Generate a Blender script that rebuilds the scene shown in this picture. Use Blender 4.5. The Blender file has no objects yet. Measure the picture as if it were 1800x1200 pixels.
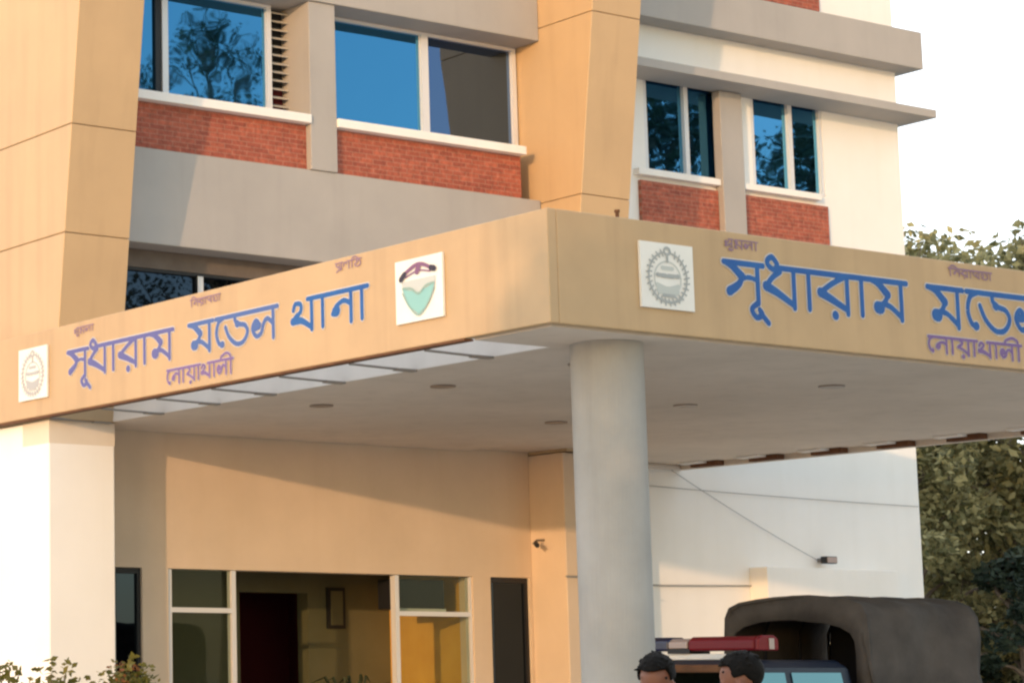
import bpy, bmesh, math, random
from mathutils import Vector, Matrix
from math import radians as R, sin, cos, pi, tan

S = bpy.context.scene
COL = S.collection

# ------------------------------------------------------------------ camera, sky, sun, exposure
cam = bpy.data.cameras.new('camera')
camo = bpy.data.objects.new('camera', cam)
COL.objects.link(camo)
camo.location = (-11.5655, -12.1595, 1.6)
camo.rotation_euler = (R(90 + 8.125), 0, -0.5245)
cam.sensor_width = 36.0
cam.lens = 36.0 * 4072.7 / 1800.0
cam.shift_x = 0.5
cam.clip_end = 2000
S.camera = camo

SUN_EL, SUN_AZ = 6.3, 61.0          # elevation; angle left of the facade normal
world = bpy.data.worlds.new('World')
S.world = world
world.use_nodes = True
wn = world.node_tree.nodes
bg = wn['Background']
sky = wn.new('ShaderNodeTexSky')
sky.sky_type = 'NISHITA'
sky.sun_disc = False
sky.sun_elevation = R(SUN_EL)
sky.sun_rotation = R(180 + SUN_AZ)
sky.air_density = 1.0
sky.dust_density = 0.6
sky.ozone_density = 1.0
veil = wn.new('ShaderNodeMixRGB')                 # thin bright evening haze over the clear sky
gen = wn.new('ShaderNodeTexCoord')                # the haze is thick to the north-east, the sky clear to the south-east
dot = wn.new('ShaderNodeVectorMath'); dot.operation = 'DOT_PRODUCT'
dot.inputs[1].default_value = (0.35, 0.94, 0.0)
world.node_tree.links.new(gen.outputs['Generated'], dot.inputs[0])
bank = wn.new('ShaderNodeMapRange'); bank.interpolation_type = 'SMOOTHSTEP'
bank.inputs['From Min'].default_value = -0.7; bank.inputs['From Max'].default_value = 0.35
bank.inputs['To Min'].default_value = 0.15; bank.inputs['To Max'].default_value = 0.75
world.node_tree.links.new(dot.outputs['Value'], bank.inputs['Value'])
world.node_tree.links.new(bank.outputs[0], veil.inputs['Fac'])
veil.inputs['Color2'].default_value = (4.6, 4.85, 5.2, 1)
world.node_tree.links.new(sky.outputs[0], veil.inputs['Color1'])
world.node_tree.links.new(veil.outputs[0], bg.inputs[0])
bg.inputs[1].default_value = 0.15

sd = bpy.data.lights.new('sun', 'SUN')
sd.energy = 0.80
sd.angle = R(0.7)
sd.color = (1.0, 0.60, 0.31)
so = bpy.data.objects.new('sun', sd)
COL.objects.link(so)
travel = Vector((sin(R(SUN_AZ)), cos(R(SUN_AZ)), -tan(R(SUN_EL))))
so.rotation_euler = travel.to_track_quat('-Z', 'Y').to_euler()
so.location = (-60, -35, 40)

S.view_settings.view_transform = 'Standard'
S.view_settings.look = 'None'
S.view_settings.gamma = 1
S.view_settings.exposure = 1.52

rnd = random.Random(7)

# ------------------------------------------------------------------ materials
def new_mat(name):
    m = bpy.data.materials.new(name)
    m.use_nodes = True
    nt = m.node_tree
    return m, nt, nt.nodes['Principled BSDF']

def plain(name, col, rough=0.6, metal=0.0, spec=0.4):
    m, nt, b = new_mat(name)
    b.inputs['Base Color'].default_value = (*col, 1)
    b.inputs['Roughness'].default_value = rough
    b.inputs['Metallic'].default_value = metal
    b.inputs['Specular IOR Level'].default_value = spec
    return m

def mottled(name, c1, c2, scale=1.5, rough=0.7, bump=0.15, fine=60.0, streak=0.0, dirt=None, spec=0.3):
    """paint / plaster: two tones in large soft blotches, optional rain streaks, fine bump"""
    m, nt, b = new_mat(name)
    N, L = nt.nodes, nt.links
    tc = N.new('ShaderNodeTexCoord')
    n1 = N.new('ShaderNodeTexNoise'); n1.inputs['Scale'].default_value = scale
    n1.inputs['Detail'].default_value = 6; n1.inputs['Roughness'].default_value = 0.6
    L.new(tc.outputs['Object'], n1.inputs['Vector'])
    cr = N.new('ShaderNodeValToRGB')
    cr.color_ramp.elements[0].position = 0.32; cr.color_ramp.elements[0].color = (*c1, 1)
    cr.color_ramp.elements[1].position = 0.68; cr.color_ramp.elements[1].color = (*c2, 1)
    L.new(n1.outputs['Fac'], cr.inputs['Fac'])
    out = cr.outputs['Color']
    if streak > 0:
        mp = N.new('ShaderNodeMapping'); mp.inputs['Scale'].default_value = (5.0, 5.0, 0.35)
        L.new(tc.outputs['Object'], mp.inputs['Vector'])
        n2 = N.new('ShaderNodeTexNoise'); n2.inputs['Scale'].default_value = 1.0; n2.inputs['Detail'].default_value = 4
        L.new(mp.outputs[0], n2.inputs['Vector'])
        r2 = N.new('ShaderNodeMapRange'); r2.inputs['From Min'].default_value = 0.5; r2.inputs['From Max'].default_value = 0.8
        r2.inputs['To Min'].default_value = 0.0; r2.inputs['To Max'].default_value = streak
        L.new(n2.outputs['Fac'], r2.inputs['Value'])
        mx = N.new('ShaderNodeMixRGB'); mx.blend_type = 'MIX'
        d = dirt or tuple(x * 0.55 for x in c1)
        mx.inputs['Color2'].default_value = (*d, 1)
        L.new(r2.outputs[0], mx.inputs['Fac']); L.new(out, mx.inputs['Color1'])
        out = mx.outputs['Color']
    L.new(out, b.inputs['Base Color'])
    b.inputs['Roughness'].default_value = rough
    b.inputs['Specular IOR Level'].default_value = spec
    if bump:
        n3 = N.new('ShaderNodeTexNoise'); n3.inputs['Scale'].default_value = fine; n3.inputs['Detail'].default_value = 3
        L.new(tc.outputs['Object'], n3.inputs['Vector'])
        bp = N.new('ShaderNodeBump'); bp.inputs['Strength'].default_value = bump; bp.inputs['Distance'].default_value = 0.01
        L.new(n3.outputs['Fac'], bp.inputs['Height']); L.new(bp.outputs[0], b.inputs['Normal'])
    return m

M = {}
M['tan'] = mottled('tan_cladding', (0.48, 0.335, 0.195), (0.54, 0.375, 0.215), 0.9, 0.45, 0.03, 25, 0.22)
M['tan_fascia'] = mottled('tan_fascia', (0.46, 0.32, 0.185), (0.525, 0.365, 0.21), 1.3, 0.5, 0.03, 25, 0.28)
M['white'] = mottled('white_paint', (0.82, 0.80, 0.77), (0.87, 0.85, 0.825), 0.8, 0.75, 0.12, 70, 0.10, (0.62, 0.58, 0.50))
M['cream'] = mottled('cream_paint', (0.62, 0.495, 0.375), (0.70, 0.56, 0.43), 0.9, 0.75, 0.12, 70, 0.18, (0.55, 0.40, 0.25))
M['grey'] = mottled('grey_paint', (0.37, 0.35, 0.335), (0.415, 0.39, 0.37), 1.0, 0.7, 0.1, 70, 0.15)
M['column'] = mottled('column_paint', (0.32, 0.305, 0.285), (0.41, 0.39, 0.37), 1.2, 0.65, 0.08, 70, 0.35)
M['soffit'] = mottled('soffit_paint', (0.62, 0.535, 0.455), (0.73, 0.635, 0.545), 0.55, 0.75, 0.08, 60, 0.2)
M['sill'] = mottled('white_sill', (0.82, 0.79, 0.76), (0.87, 0.84, 0.81), 2.0, 0.6, 0.05, 60, 0.1)
M['frame'] = plain('aluminium_frame', (0.72, 0.71, 0.72), 0.4, 0.2)
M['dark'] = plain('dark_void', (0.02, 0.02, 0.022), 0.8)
M['rust'] = mottled('rusty_steel', (0.10, 0.045, 0.022), (0.17, 0.075, 0.035), 6, 0.8, 0.2, 90)
M['top_band'] = mottled('beige_band', (0.66, 0.58, 0.48), (0.72, 0.64, 0.54), 1.5, 0.8, 0.1)
M['bracket'] = plain('painted_bracket', (0.26, 0.23, 0.20), 0.6)
M['joint'] = plain('panel_joint', (0.22, 0.13, 0.07), 0.8)
M['lintel'] = mottled('dark_lintel', (0.13, 0.105, 0.09), (0.18, 0.15, 0.13), 3, 0.9, 0.2)
M['steel'] = plain('grey_steel', (0.22, 0.21, 0.20), 0.5, 0.5)
M['black'] = plain('black_plastic', (0.015, 0.015, 0.017), 0.45)
M['cable'] = plain('grey_cable', (0.30, 0.29, 0.28), 0.6)
M['blue_paint'] = mottled('blue_lettering', (0.016, 0.085, 0.31), (0.022, 0.12, 0.37), 4, 0.5, 0.0)
M['violet_paint'] = plain('violet_lettering', (0.17, 0.10, 0.27), 0.5)
M['halo_paint'] = plain('pale_outline', (0.60, 0.57, 0.55), 0.55)
M['faint_violet'] = plain('faint_violet_lettering', (0.26, 0.16, 0.23), 0.6)
M['downlight'] = plain('downlight_cover', (0.24, 0.19, 0.16), 0.4)
M['sun_tinted_violet'] = plain('sun_tinted_violet_lettering', (0.10, 0.10, 0.30), 0.5)  # blue lettering with the warm sun's cast mixed into its colour
M['sun_tinted_blue'] = plain('sun_tinted_blue_lettering', (0.06, 0.115, 0.33), 0.5)  # same blue lettering, a weaker warm sun cast put into the colour
M['board'] = mottled('emblem_board', (0.74, 0.73, 0.70), (0.80, 0.79, 0.76), 5, 0.5, 0.0)
M['emblem_grey'] = plain('emblem_grey', (0.36, 0.38, 0.385), 0.5)
M['emblem_pale'] = plain('emblem_pale', (0.50, 0.53, 0.515), 0.5)
M['emblem_faded'] = plain('emblem_faded', (0.40, 0.405, 0.42), 0.5)
M['emblem_teal'] = plain('emblem_teal', (0.24, 0.48, 0.47), 0.5)
M['emblem_green'] = plain('emblem_green', (0.26, 0.38, 0.34), 0.5)
M['emblem_purple'] = plain('emblem_purple', (0.20, 0.09, 0.18), 0.5)
M['emblem_dark'] = plain('emblem_dark', (0.03, 0.02, 0.035), 0.5)
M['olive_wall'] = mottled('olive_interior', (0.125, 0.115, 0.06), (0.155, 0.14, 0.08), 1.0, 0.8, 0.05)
M['yellow_wall'] = mottled('yellow_interior', (0.62, 0.33, 0.04), (0.70, 0.40, 0.06), 3.0, 0.7, 0.1)
M['floor_tile'] = plain('floor_tile', (0.30, 0.28, 0.26), 0.3)
M['maroon'] = plain('maroon_curtain', (0.12, 0.015, 0.02), 0.9)
M['slat'] = plain('pale_slat', (0.50, 0.45, 0.38), 0.6)

def glass_mat(name, col, rough=0.015, wav=0.02):
    m, nt, b = new_mat(name)
    N, L = nt.nodes, nt.links
    b.inputs['Base Color'].default_value = (*col, 1)
    b.inputs['Metallic'].default_value = 1.0
    b.inputs['Roughness'].default_value = rough
    tc = N.new('ShaderNodeTexCoord')
    n = N.new('ShaderNodeTexNoise'); n.inputs['Scale'].default_value = 1.3; n.inputs['Detail'].default_value = 2
    L.new(tc.outputs['Object'], n.inputs['Vector'])
    bp = N.new('ShaderNodeBump'); bp.inputs['Strength'].default_value = wav; bp.inputs['Distance'].default_value = 0.05
    L.new(n.outputs['Fac'], bp.inputs['Height']); L.new(bp.outputs[0], b.inputs['Normal'])
    return m
M['pane'] = glass_mat('blue_reflective_glass', (0.058, 0.225, 0.41), 0.02, 0.06)
M['pier_reflection_pane'] = glass_mat('pier_reflection_glass', (0.085, 0.135, 0.24), 0.02, 0.05)  # dark tone of the pier's reflection put into this pane's tint
M['dark_pane'] = glass_mat('dark_reflective_glass', (0.035, 0.05, 0.075))

def clear_glass(name):
    m = bpy.data.materials.new(name); m.use_nodes = True
    nt = m.node_tree; N, L = nt.nodes, nt.links
    N.remove(N['Principled BSDF'])
    tr = N.new('ShaderNodeBsdfTransparent'); tr.inputs[0].default_value = (0.80, 0.84, 0.80, 1)
    gl = N.new('ShaderNodeBsdfGlossy'); gl.inputs['Roughness'].default_value = 0.02
    mx = N.new('ShaderNodeMixShader'); mx.inputs[0].default_value = 0.015
    L.new(tr.outputs[0], mx.inputs[1]); L.new(gl.outputs[0], mx.inputs[2])
    L.new(mx.outputs[0], N['Material Output'].inputs['Surface'])
    return m
M['clear'] = clear_glass('clear_door_glass')

def brick_mat():
    m, nt, b = new_mat('red_brick_cladding')
    N, L = nt.nodes, nt.links
    tc = N.new('ShaderNodeTexCoord')
    mp = N.new('ShaderNodeMapping')
    mp.inputs['Rotation'].default_value = (R(90), 0, 0)
    L.new(tc.outputs['Object'], mp.inputs['Vector'])
    br = N.new('ShaderNodeTexBrick')
    br.inputs['Scale'].default_value = 1.0
    br.inputs['Brick Width'].default_value = 0.19
    br.inputs['Row Height'].default_value = 0.052
    br.inputs['Mortar Size'].default_value = 0.004
    br.inputs['Bias'].default_value = -0.1
    br.inputs['Color1'].default_value = (0.38, 0.098, 0.056, 1)
    br.inputs['Color2'].default_value = (0.27, 0.066, 0.042, 1)
    br.inputs['Mortar'].default_value = (0.36, 0.17, 0.12, 1)
    L.new(mp.outputs[0], br.inputs['Vector'])
    n = N.new('ShaderNodeTexNoise'); n.inputs['Scale'].default_value = 14; n.inputs['Detail'].default_value = 6
    n.inputs['Roughness'].default_value = 0.75
    L.new(tc.outputs['Object'], n.inputs['Vector'])
    r2 = N.new('ShaderNodeMapRange'); r2.inputs['From Min'].default_value = 0.3; r2.inputs['From Max'].default_value = 0.7
    r2.inputs['To Min'].default_value = 0.6; r2.inputs['To Max'].default_value = 1.45
    L.new(n.outputs['Fac'], r2.inputs['Value'])
    mx = N.new('ShaderNodeMixRGB'); mx.blend_type = 'MULTIPLY'; mx.inputs['Fac'].default_value = 1
    L.new(br.outputs['Color'], mx.inputs['Color1']); L.new(r2.outputs[0], mx.inputs['Color2'])
    L.new(mx.outputs[0], b.inputs['Base Color'])
    b.inputs['Roughness'].default_value = 0.85
    bp = N.new('ShaderNodeBump'); bp.inputs['Strength'].default_value = 0.5; bp.inputs['Distance'].default_value = 0.01
    L.new(br.outputs['Fac'], bp.inputs['Height']); bp.invert = True
    L.new(bp.outputs[0], b.inputs['Normal'])
    return m
M['brick'] = brick_mat()

def leaf_mat(name, c1, c2, trans=0.35):
    m, nt, b = new_mat(name)
    N, L = nt.nodes, nt.links
    g = N.new('ShaderNodeNewGeometry')
    cr = N.new('ShaderNodeValToRGB')
    cr.color_ramp.elements[0].color = (*c1, 1)
    cr.color_ramp.elements[1].color = (*c2, 1)
    L.new(g.outputs['Random Per Island'], cr.inputs['Fac'])
    L.new(cr.outputs['Color'], b.inputs['Base Color'])
    b.inputs['Roughness'].default_value = 0.55
    b.inputs['Specular IOR Level'].default_value = 0.3
    t = N.new('ShaderNodeBsdfTranslucent')
    L.new(cr.outputs['Color'], t.inputs['Color'])
    mx = N.new('ShaderNodeMixShader'); mx.inputs[0].default_value = trans
    L.new(b.outputs[0], mx.inputs[1]); L.new(t.outputs[0], mx.inputs[2])
    L.new(mx.outputs[0], N['Material Output'].inputs['Surface'])
    return m
M['leaf'] = leaf_mat('tree_leaves', (0.085, 0.09, 0.035), (0.45, 0.405, 0.20))
M['leaf_deep'] = leaf_mat('deep_green_leaves', (0.010, 0.022, 0.016), (0.030, 0.048, 0.030), 0.15)
M['leaf_dark'] = leaf_mat('dark_tree_leaves', (0.03, 0.045, 0.028), (0.07, 0.09, 0.05), 0.2)
M['shrub'] = leaf_mat('shrub_leaves', (0.085, 0.085, 0.015), (0.19, 0.155, 0.03))
M['shrub_red'] = leaf_mat('shrub_red_tips', (0.25, 0.09, 0.04), (0.33, 0.15, 0.05))
M['bark'] = mottled('bark', (0.10, 0.075, 0.055), (0.17, 0.13, 0.10), 5, 0.9, 0.5, 20)
M['canvas'] = mottled('grey_brown_canvas', (0.048, 0.042, 0.039), (0.088, 0.077, 0.070), 2.5, 0.9, 0.9, 9)
M['canvas_in'] = plain('canvas_inside', (0.018, 0.018, 0.024), 0.95)
M['truck_blue'] = plain('blue_truck_paint', (0.008, 0.015, 0.034), 0.35, 0.0, 0.5)
M['tyre'] = plain('tyre_rubber', (0.02, 0.02, 0.02), 0.85)
M['rim'] = plain('steel_rim', (0.45, 0.45, 0.46), 0.35, 0.8)
M['chrome'] = plain('chrome', (0.7, 0.7, 0.7), 0.15, 1.0)
M['red_lens'] = plain('red_lens', (0.17, 0.005, 0.011), 0.35, 0, 0.3)
M['blue_lens'] = plain('blue_lens', (0.012, 0.013, 0.05), 0.2, 0, 0.6)
M['clear_lens'] = plain('clear_lens', (0.40, 0.31, 0.29), 0.2, 0, 0.6)
M['white_plastic'] = plain('white_plastic', (0.78, 0.76, 0.74), 0.4)
M['skin'] = plain('skin', (0.21, 0.08, 0.045), 0.5)
M['hair'] = mottled('black_hair', (0.004, 0.0035, 0.003), (0.010, 0.008, 0.007), 30, 0.75, 0.6, 150, spec=0.12)
M['shirt'] = plain('navy_shirt', (0.03, 0.04, 0.09), 0.85)
M['shirt_b'] = plain('olive_shirt', (0.09, 0.085, 0.05), 0.85)
M['trouser'] = plain('dark_trousers', (0.03, 0.03, 0.035), 0.85)
M['shoe'] = plain('black_shoes', (0.012, 0.012, 0.012), 0.4)
M['eye'] = plain('eye_white', (0.7, 0.68, 0.65), 0.3)

# ------------------------------------------------------------------ mesh helpers
class MB:
    def __init__(self): self.v = []; self.f = []
    def box(self, x0, x1, y0, y1, z0, z1):
        b = len(self.v)
        self.v += [(x0,y0,z0),(x1,y0,z0),(x1,y1,z0),(x0,y1,z0),(x0,y0,z1),(x1,y0,z1),(x1,y1,z1),(x0,y1,z1)]
        self.f += [tuple(b+i for i in q) for q in ((0,3,2,1),(4,5,6,7),(0,1,5,4),(1,2,6,5),(2,3,7,6),(3,0,4,7))]
        return self
    def prism(self, prof, axis, a, c):
        """prof: list of 2D points; axis 'x': (y,z); 'y': (x,z); 'z': (x,y)"""
        b = len(self.v); n = len(prof)
        for t in (a, c):
            for p in prof:
                self.v.append({'x': (t, p[0], p[1]), 'y': (p[0], t, p[1]), 'z': (p[0], p[1], t)}[axis])
        self.f.append(tuple(range(b, b+n))); self.f.append(tuple(range(b+2*n-1, b+n-1, -1)))
        for i in range(n):
            j = (i+1) % n
            self.f.append((b+i, b+n+i, b+n+j, b+j))
        return self
    def tube(self, pts, rad, n=8, cap=True):
        pts = [Vector(p) for p in pts]
        if not hasattr(rad, '__len__'): rad = [rad]*len(pts)
        b0 = len(self.v)
        for i, p in enumerate(pts):
            d = (pts[min(i+1, len(pts)-1)] - pts[max(i-1, 0)]).normalized()
            a = d.cross(Vector((0,0,1)))
            if a.length < 1e-3: a = d.cross(Vector((1,0,0)))
            a.normalize(); c = d.cross(a)
            for k in range(n):
                t = 2*pi*k/n
                self.v.append(tuple(p + rad[i]*(cos(t)*a + sin(t)*c)))
        for i in range(len(pts)-1):
            for k in range(n):
                q = (k+1) % n
                self.f.append((b0+i*n+k, b0+i*n+q, b0+(i+1)*n+q, b0+(i+1)*n+k))
        if cap:
            self.f.append(tuple(b0+k for k in range(n-1, -1, -1)))
            e = b0+(len(pts)-1)*n
            self.f.append(tuple(e+k for k in range(n)))
        return self
    def build(self, name, mat, parent=None, smooth=False, bevel=0.0, seg=2):
        me = bpy.data.meshes.new(name)
        me.from_pydata(self.v, [], self.f)
        bm = bmesh.new(); bm.from_mesh(me)
        bmesh.ops.recalc_face_normals(bm, faces=bm.faces)
        bm.to_mesh(me); bm.free()
        o = bpy.data.objects.new(name, me)
        COL.objects.link(o)
        if mat is not None: me.materials.append(mat)
        for p in me.polygons: p.use_smooth = smooth
        if bevel:
            md = o.modifiers.new('bevel', 'BEVEL'); md.width = bevel; md.segments = seg; md.limit_method = 'ANGLE'
            md.angle_limit = R(40)
        if parent is not None:
            o.parent = parent
            o.matrix_parent_inverse = world_of(parent).inverted()
        return o

def world_of(o):
    m = Matrix.LocRotScale(o.location, o.rotation_euler, o.scale)
    if o.parent: m = world_of(o.parent) @ o.matrix_parent_inverse @ m
    return m

def thing(name, label, cat, loc=(0,0,0), rz=0.0, group=None):
    o = bpy.data.objects.new(name, None)
    o.empty_display_size = 0.2
    COL.objects.link(o)
    o.location = loc; o.rotation_euler = (0,0,rz)
    return tag(o, label, cat, group)
def tag(o, label, cat, group=None):
    o['label'] = label; o['category'] = cat
    if group: o['group'] = group
    return o
def struct(o):
    o['kind'] = 'structure'; return o
def B(name, mat, parent, *boxes, bevel=0.0):
    m = MB()
    for b in boxes: m.box(*b)
    return m.build(name, M[mat], parent, bevel=bevel)
def copy_tree(o, parent=None):
    c = o.copy(); COL.objects.link(c); c.parent = parent
    for ch in list(o.children): copy_tree(ch, c)
    return c

# ------------------------------------------------------------------ ground
struct(B('ground', 'floor_tile', None, (-350, 500, -300, 600, -0.5, 0.0)))
bpy.data.objects['ground'].data.materials[0] = mottled('packed_ground', (0.36, 0.32, 0.25), (0.46, 0.41, 0.33), 0.25, 0.9, 0.3, 8)
d_ = struct(B('driveway', 'floor_tile', None, (-30, 40, -3.2, 7.05, -0.2, 0.006)))
d_.data.materials[0] = mottled('concrete_driveway', (0.44, 0.42, 0.38), (0.54, 0.51, 0.47), 0.6, 0.85, 0.2, 20)

# ------------------------------------------------------------------ main building
BLD = thing('police_station', 'large cream and tan police station with red brick bands, blue windows and slanting piers', 'building', (4, 8, 0))
YW = 7.65
# ground floor front wall, in pieces around its openings
w = MB()
w.box(0.893, 6.86, YW, 7.88, 2.66, 5.05)
w.box(0.893, 1.23, YW, 7.88, 0, 2.66); w.box(1.57, 1.89, YW, 7.88, 0, 2.66)
w.box(5.98, 6.24, YW, 7.88, 0, 2.66); w.box(6.82, 6.86, YW, 7.88, 0, 2.66)
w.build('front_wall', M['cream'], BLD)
B('lintel_band', 'lintel', BLD, (0.93, 6.86, 7.62, 7.88, 5.76, 5.95))
B('front_beam', 'grey', BLD, (0.90, 6.855, 7.30, 7.88, 5.952, 6.95), bevel=0.01)
# side wall, back and roof of the main block
B('side_wall', 'tan', BLD, (0.13, 0.38, 9.202, 15.8, 4.05, 13))
B('lower_side_wall', 'white', BLD, (0.13, 0.38, 9.202, 15.8, 0, 4.045))
B('back_wall', 'white', BLD, (0.38, 13.90, 15.8, 16.0, 0, 13))
B('roof', 'grey', BLD, (0.0, 14.1, 7.2, 16.1, 13.0, 13.3))
B('floor_slab', 'grey', BLD, (0.40, 6.85, 7.92, 15.8, 2.95, 3.2), (0.40, 13.7, 8.4, 15.8, 6.0, 6.3), (0.40, 13.7, 8.4, 15.8, 9.2, 9.5))

def yfront(z): return 7.15 - 0.13*(z - 3.15)
def pier(x0, x1, low_mat, yb=7.90):
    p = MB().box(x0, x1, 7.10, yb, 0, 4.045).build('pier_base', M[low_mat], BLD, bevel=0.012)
    zs = [4.05, 5.86, 6.92, 8.97, 11.0, 13.0]
    m = MB()
    g = 0.0035
    for a, c in zip(zs[:-1], zs[1:]):
        a2, c2 = a+g, c-g
        m.prism([(yfront(a2), a2), (yfront(c2), c2), (yb, c2), (yb, a2)], 'x', x0, x1)
    o = m.build('pier', M['tan'], BLD, bevel=0.006, seg=1)
    core = MB().prism([(yfront(4.06)+0.02, 4.053), (yfront(12.9)+0.02, 12.99), (7.88, 12.99), (7.88, 4.053)], 'x', x0+0.02, x1-0.02)
    core.build('pier_core', M['joint'], o)
    return o
pier(0.13, 0.89, 'white', 9.2)
B('pier_top_band', 'top_band', BLD, (0.127, 0.893, 7.097, 7.60, 3.82, 4.048), bevel=0.002)  # slightly darker beige band round the pier top
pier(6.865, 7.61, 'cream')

# first floor bay: brick, sills, pilaster, header
B('recess_wall', 'tan', BLD, (6.622, 6.862, 7.65, 7.88, 6.952, 7.552))
for (a, c) in ((0.90, 3.548), (3.912, 6.62)):
    B('brick_panel', 'brick', BLD, (a, c, 7.36, 7.88, 6.952, 7.45))
    B('window_sill', 'sill', BLD, (a, c, 7.25, 7.649, 7.452, 7.55), bevel=0.008)
B('pilaster', 'grey', BLD, (3.55, 3.91, 7.28, 7.88, 6.952, 8.818), bevel=0.008)
B('header_beam', 'grey', BLD, (0.90, 6.86, 7.25, 7.88, 8.82, 9.90), bevel=0.01)
B('upper_front_wall', 'white', BLD, (0.90, 6.86, 7.5, 7.88, 9.902, 13))

def window(x0, x1, z0, z1, y, mull, pane='pane', fr=0.05, fmat='frame', mw=0.09, parent=BLD, last=None):
    """aluminium window: frame > panes; mull = list of mullion centre x"""
    m = MB()
    m.box(x0, x0+fr, y-0.03, y+0.05, z0, z1); m.box(x1-fr, x1, y-0.03, y+0.05, z0, z1)
    m.box(x0+fr, x1-fr, y-0.03, y+0.05, z1-fr*0.6, z1); m.box(x0+fr, x1-fr, y-0.03, y+0.05, z0, z0+fr*0.6)
    xs = [x0+fr]
    for c in mull:
        m.box(c-mw/2, c+mw/2, y-0.035, y+0.05, z0+fr*0.6, z1-fr*0.6)
        xs += [c-mw/2, c+mw/2]
    xs.append(x1-fr)
    f = m.build('window', M[fmat], parent)
    if fmat != 'frame':
        for c in mull: B('mullion', 'frame', f, (c-mw/2-0.004, c+mw/2+0.004, y-0.045, y-0.036, z0+fr*0.6, z1-fr*0.6))
    for i in range(0, len(xs), 2):
        tilt = rnd.uniform(-0.004, 0.004)
        g = MB()
        a, c = xs[i], xs[i+1]
        g.prism([(a, y+0.012+tilt), (c, y+0.012-tilt), (c, y+0.022-tilt), (a, y+0.022+tilt)], 'z', z0+fr*0.6, z1-fr*0.6)
        g.build('window_pane', M[last if last and i == len(xs)-2 else pane], f)
    return f
# left bay: fixed glass, then an open louvre strip beside the pilaster
wl = window(0.93, 3.30, 7.555, 8.815, YW, [1.90], mw=0.075, fr=0.06)
B('sash_edge', 'black', wl, (1.785, 1.855, YW-0.02, YW+0.008, 7.59, 8.78))
lv = MB()
for k in range(13):
    z = 7.60 + k*0.095
    lv.prism([(YW+0.00, z), (YW+0.07, z+0.035), (YW+0.07, z+0.047), (YW+0.00, z+0.012)], 'x', 3.31, 3.55)
lvo = lv.build('louvre', M['slat'], BLD)
B('louvre_backing', 'dark', lvo, (3.31, 3.56, YW+0.12, YW+0.14, 7.95, 8.815))
B('louvre_curtain', 'maroon', lvo, (3.31, 3.56, YW+0.12, YW+0.14, 7.555, 7.948))
window(3.94, 6.84, 7.555, 8.815, YW, [5.46], mw=0.10, fr=0.06, last='pier_reflection_pane')
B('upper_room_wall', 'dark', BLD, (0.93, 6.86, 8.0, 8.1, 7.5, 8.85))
# window band above the canopy
window(0.93, 3.53, 5.05, 5.755, YW, [2.31], pane='dark_pane', mw=0.06, fmat='black')
window(3.60, 6.84, 5.05, 5.755, YW, [5.2], pane='dark_pane', mw=0.06, fmat='black')
B('window_post', 'grey', BLD, (3.535, 3.595, YW-0.03, 7.88, 5.052, 5.758))

# ground floor: lobby behind the open front
B('lobby_wall', 'olive_wall', BLD, (0.95, 3.87, 9.15, 9.35, 0, 2.94), (4.83, 6.4, 9.15, 9.35, 0, 2.94), (3.87, 4.83, 9.15, 9.35, 2.50, 2.94), (0.95, 1.1, 7.92, 9.15, 0, 2.94))
B('lobby_side_wall', 'yellow_wall', BLD, (6.02, 6.2, 7.90, 9.148, 0, 2.94))
B('lobby_ceiling', 'olive_wall', BLD, (1.1, 6.018, 7.90, 9.148, 2.90, 2.945))
B('corridor_wall', 'maroon', BLD, (3.7, 6.3, 11.4, 11.5, 0, 2.9), (3.70, 3.75, 9.36, 11.4, 0, 2.9), (6.25, 6.3, 9.36, 11.4, 0, 2.9), (3.75, 6.25, 9.36, 11.4, 2.85, 2.9))
B('lobby_floor', 'floor_tile', BLD, (1.1, 6.018, 7.66, 9.148, -0.1, 0.12))
for (p, q, xs) in ((1.947, 2.698, (1.89, 2.70)), (4.942, 5.946, (4.885, 5.95))):
    fr = MB()
    for x in xs: fr.box(x, x+(0.025 if x > 5.5 else 0.055), YW+0.02, YW+0.10, 0.12, 2.655)
    fr.box(p-0.002, q+0.002, YW+0.02, YW+0.09, 2.215, 2.265)
    fro = fr.build('shopfront_frame', M['frame'], BLD)
    for (z0, z1) in ((0.12, 2.213), (2.267, 2.655)):
        B('door_glass', 'clear', fro, (p, q, YW+0.05, YW+0.06, z0, z1))
for (a, c) in ((1.232, 1.568), (6.242, 6.818)):
    f = MB()
    f.box(a, a+0.04, YW+0.03, YW+0.10, 0, 2.655); f.box(c-0.04, c, YW+0.03, YW+0.10, 0, 2.655); f.box(a+0.04, c-0.04, YW+0.03, YW+0.10, 2.60, 2.655)
    f = f.build('narrow_window', M['black'], BLD)
    B('window_pane', 'dark_pane', f, (a+0.042, c-0.042, YW+0.06, YW+0.07, 0.0, 2.598))

# ------------------------------------------------------------------ right wing
WY = 8.0
w = MB()
w.box(7.61, 9.27, WY, 8.25, 0, 13); w.box(9.27, 10.72, WY, 8.25, 0, 7.70); w.box(9.27, 10.72, WY, 8.25, 8.93, 13)
w.box(10.72, 11.15, WY, 8.25, 0, 13); w.box(11.15, 12.47, WY, 8.25, 0, 7.70); w.box(11.15, 12.47, WY, 8.25, 8.93, 13)
w.box(12.47, 13.95, WY, 8.25, 0, 13); w.box(13.75, 13.95, 8.25, 15.8, 0, 13)
w.build('wing_wall', M['white'], BLD)
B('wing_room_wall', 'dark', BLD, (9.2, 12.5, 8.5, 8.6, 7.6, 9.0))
window(9.275, 10.715, 7.705, 8.925, 8.035, [10.0], mw=0.07)
window(11.155, 12.465, 7.705, 8.925, 8.035, [11.87], mw=0.07)
B('brick_panel', 'brick', BLD, (9.12, 10.45, 7.95, 7.998, 6.6, 7.56))
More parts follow.
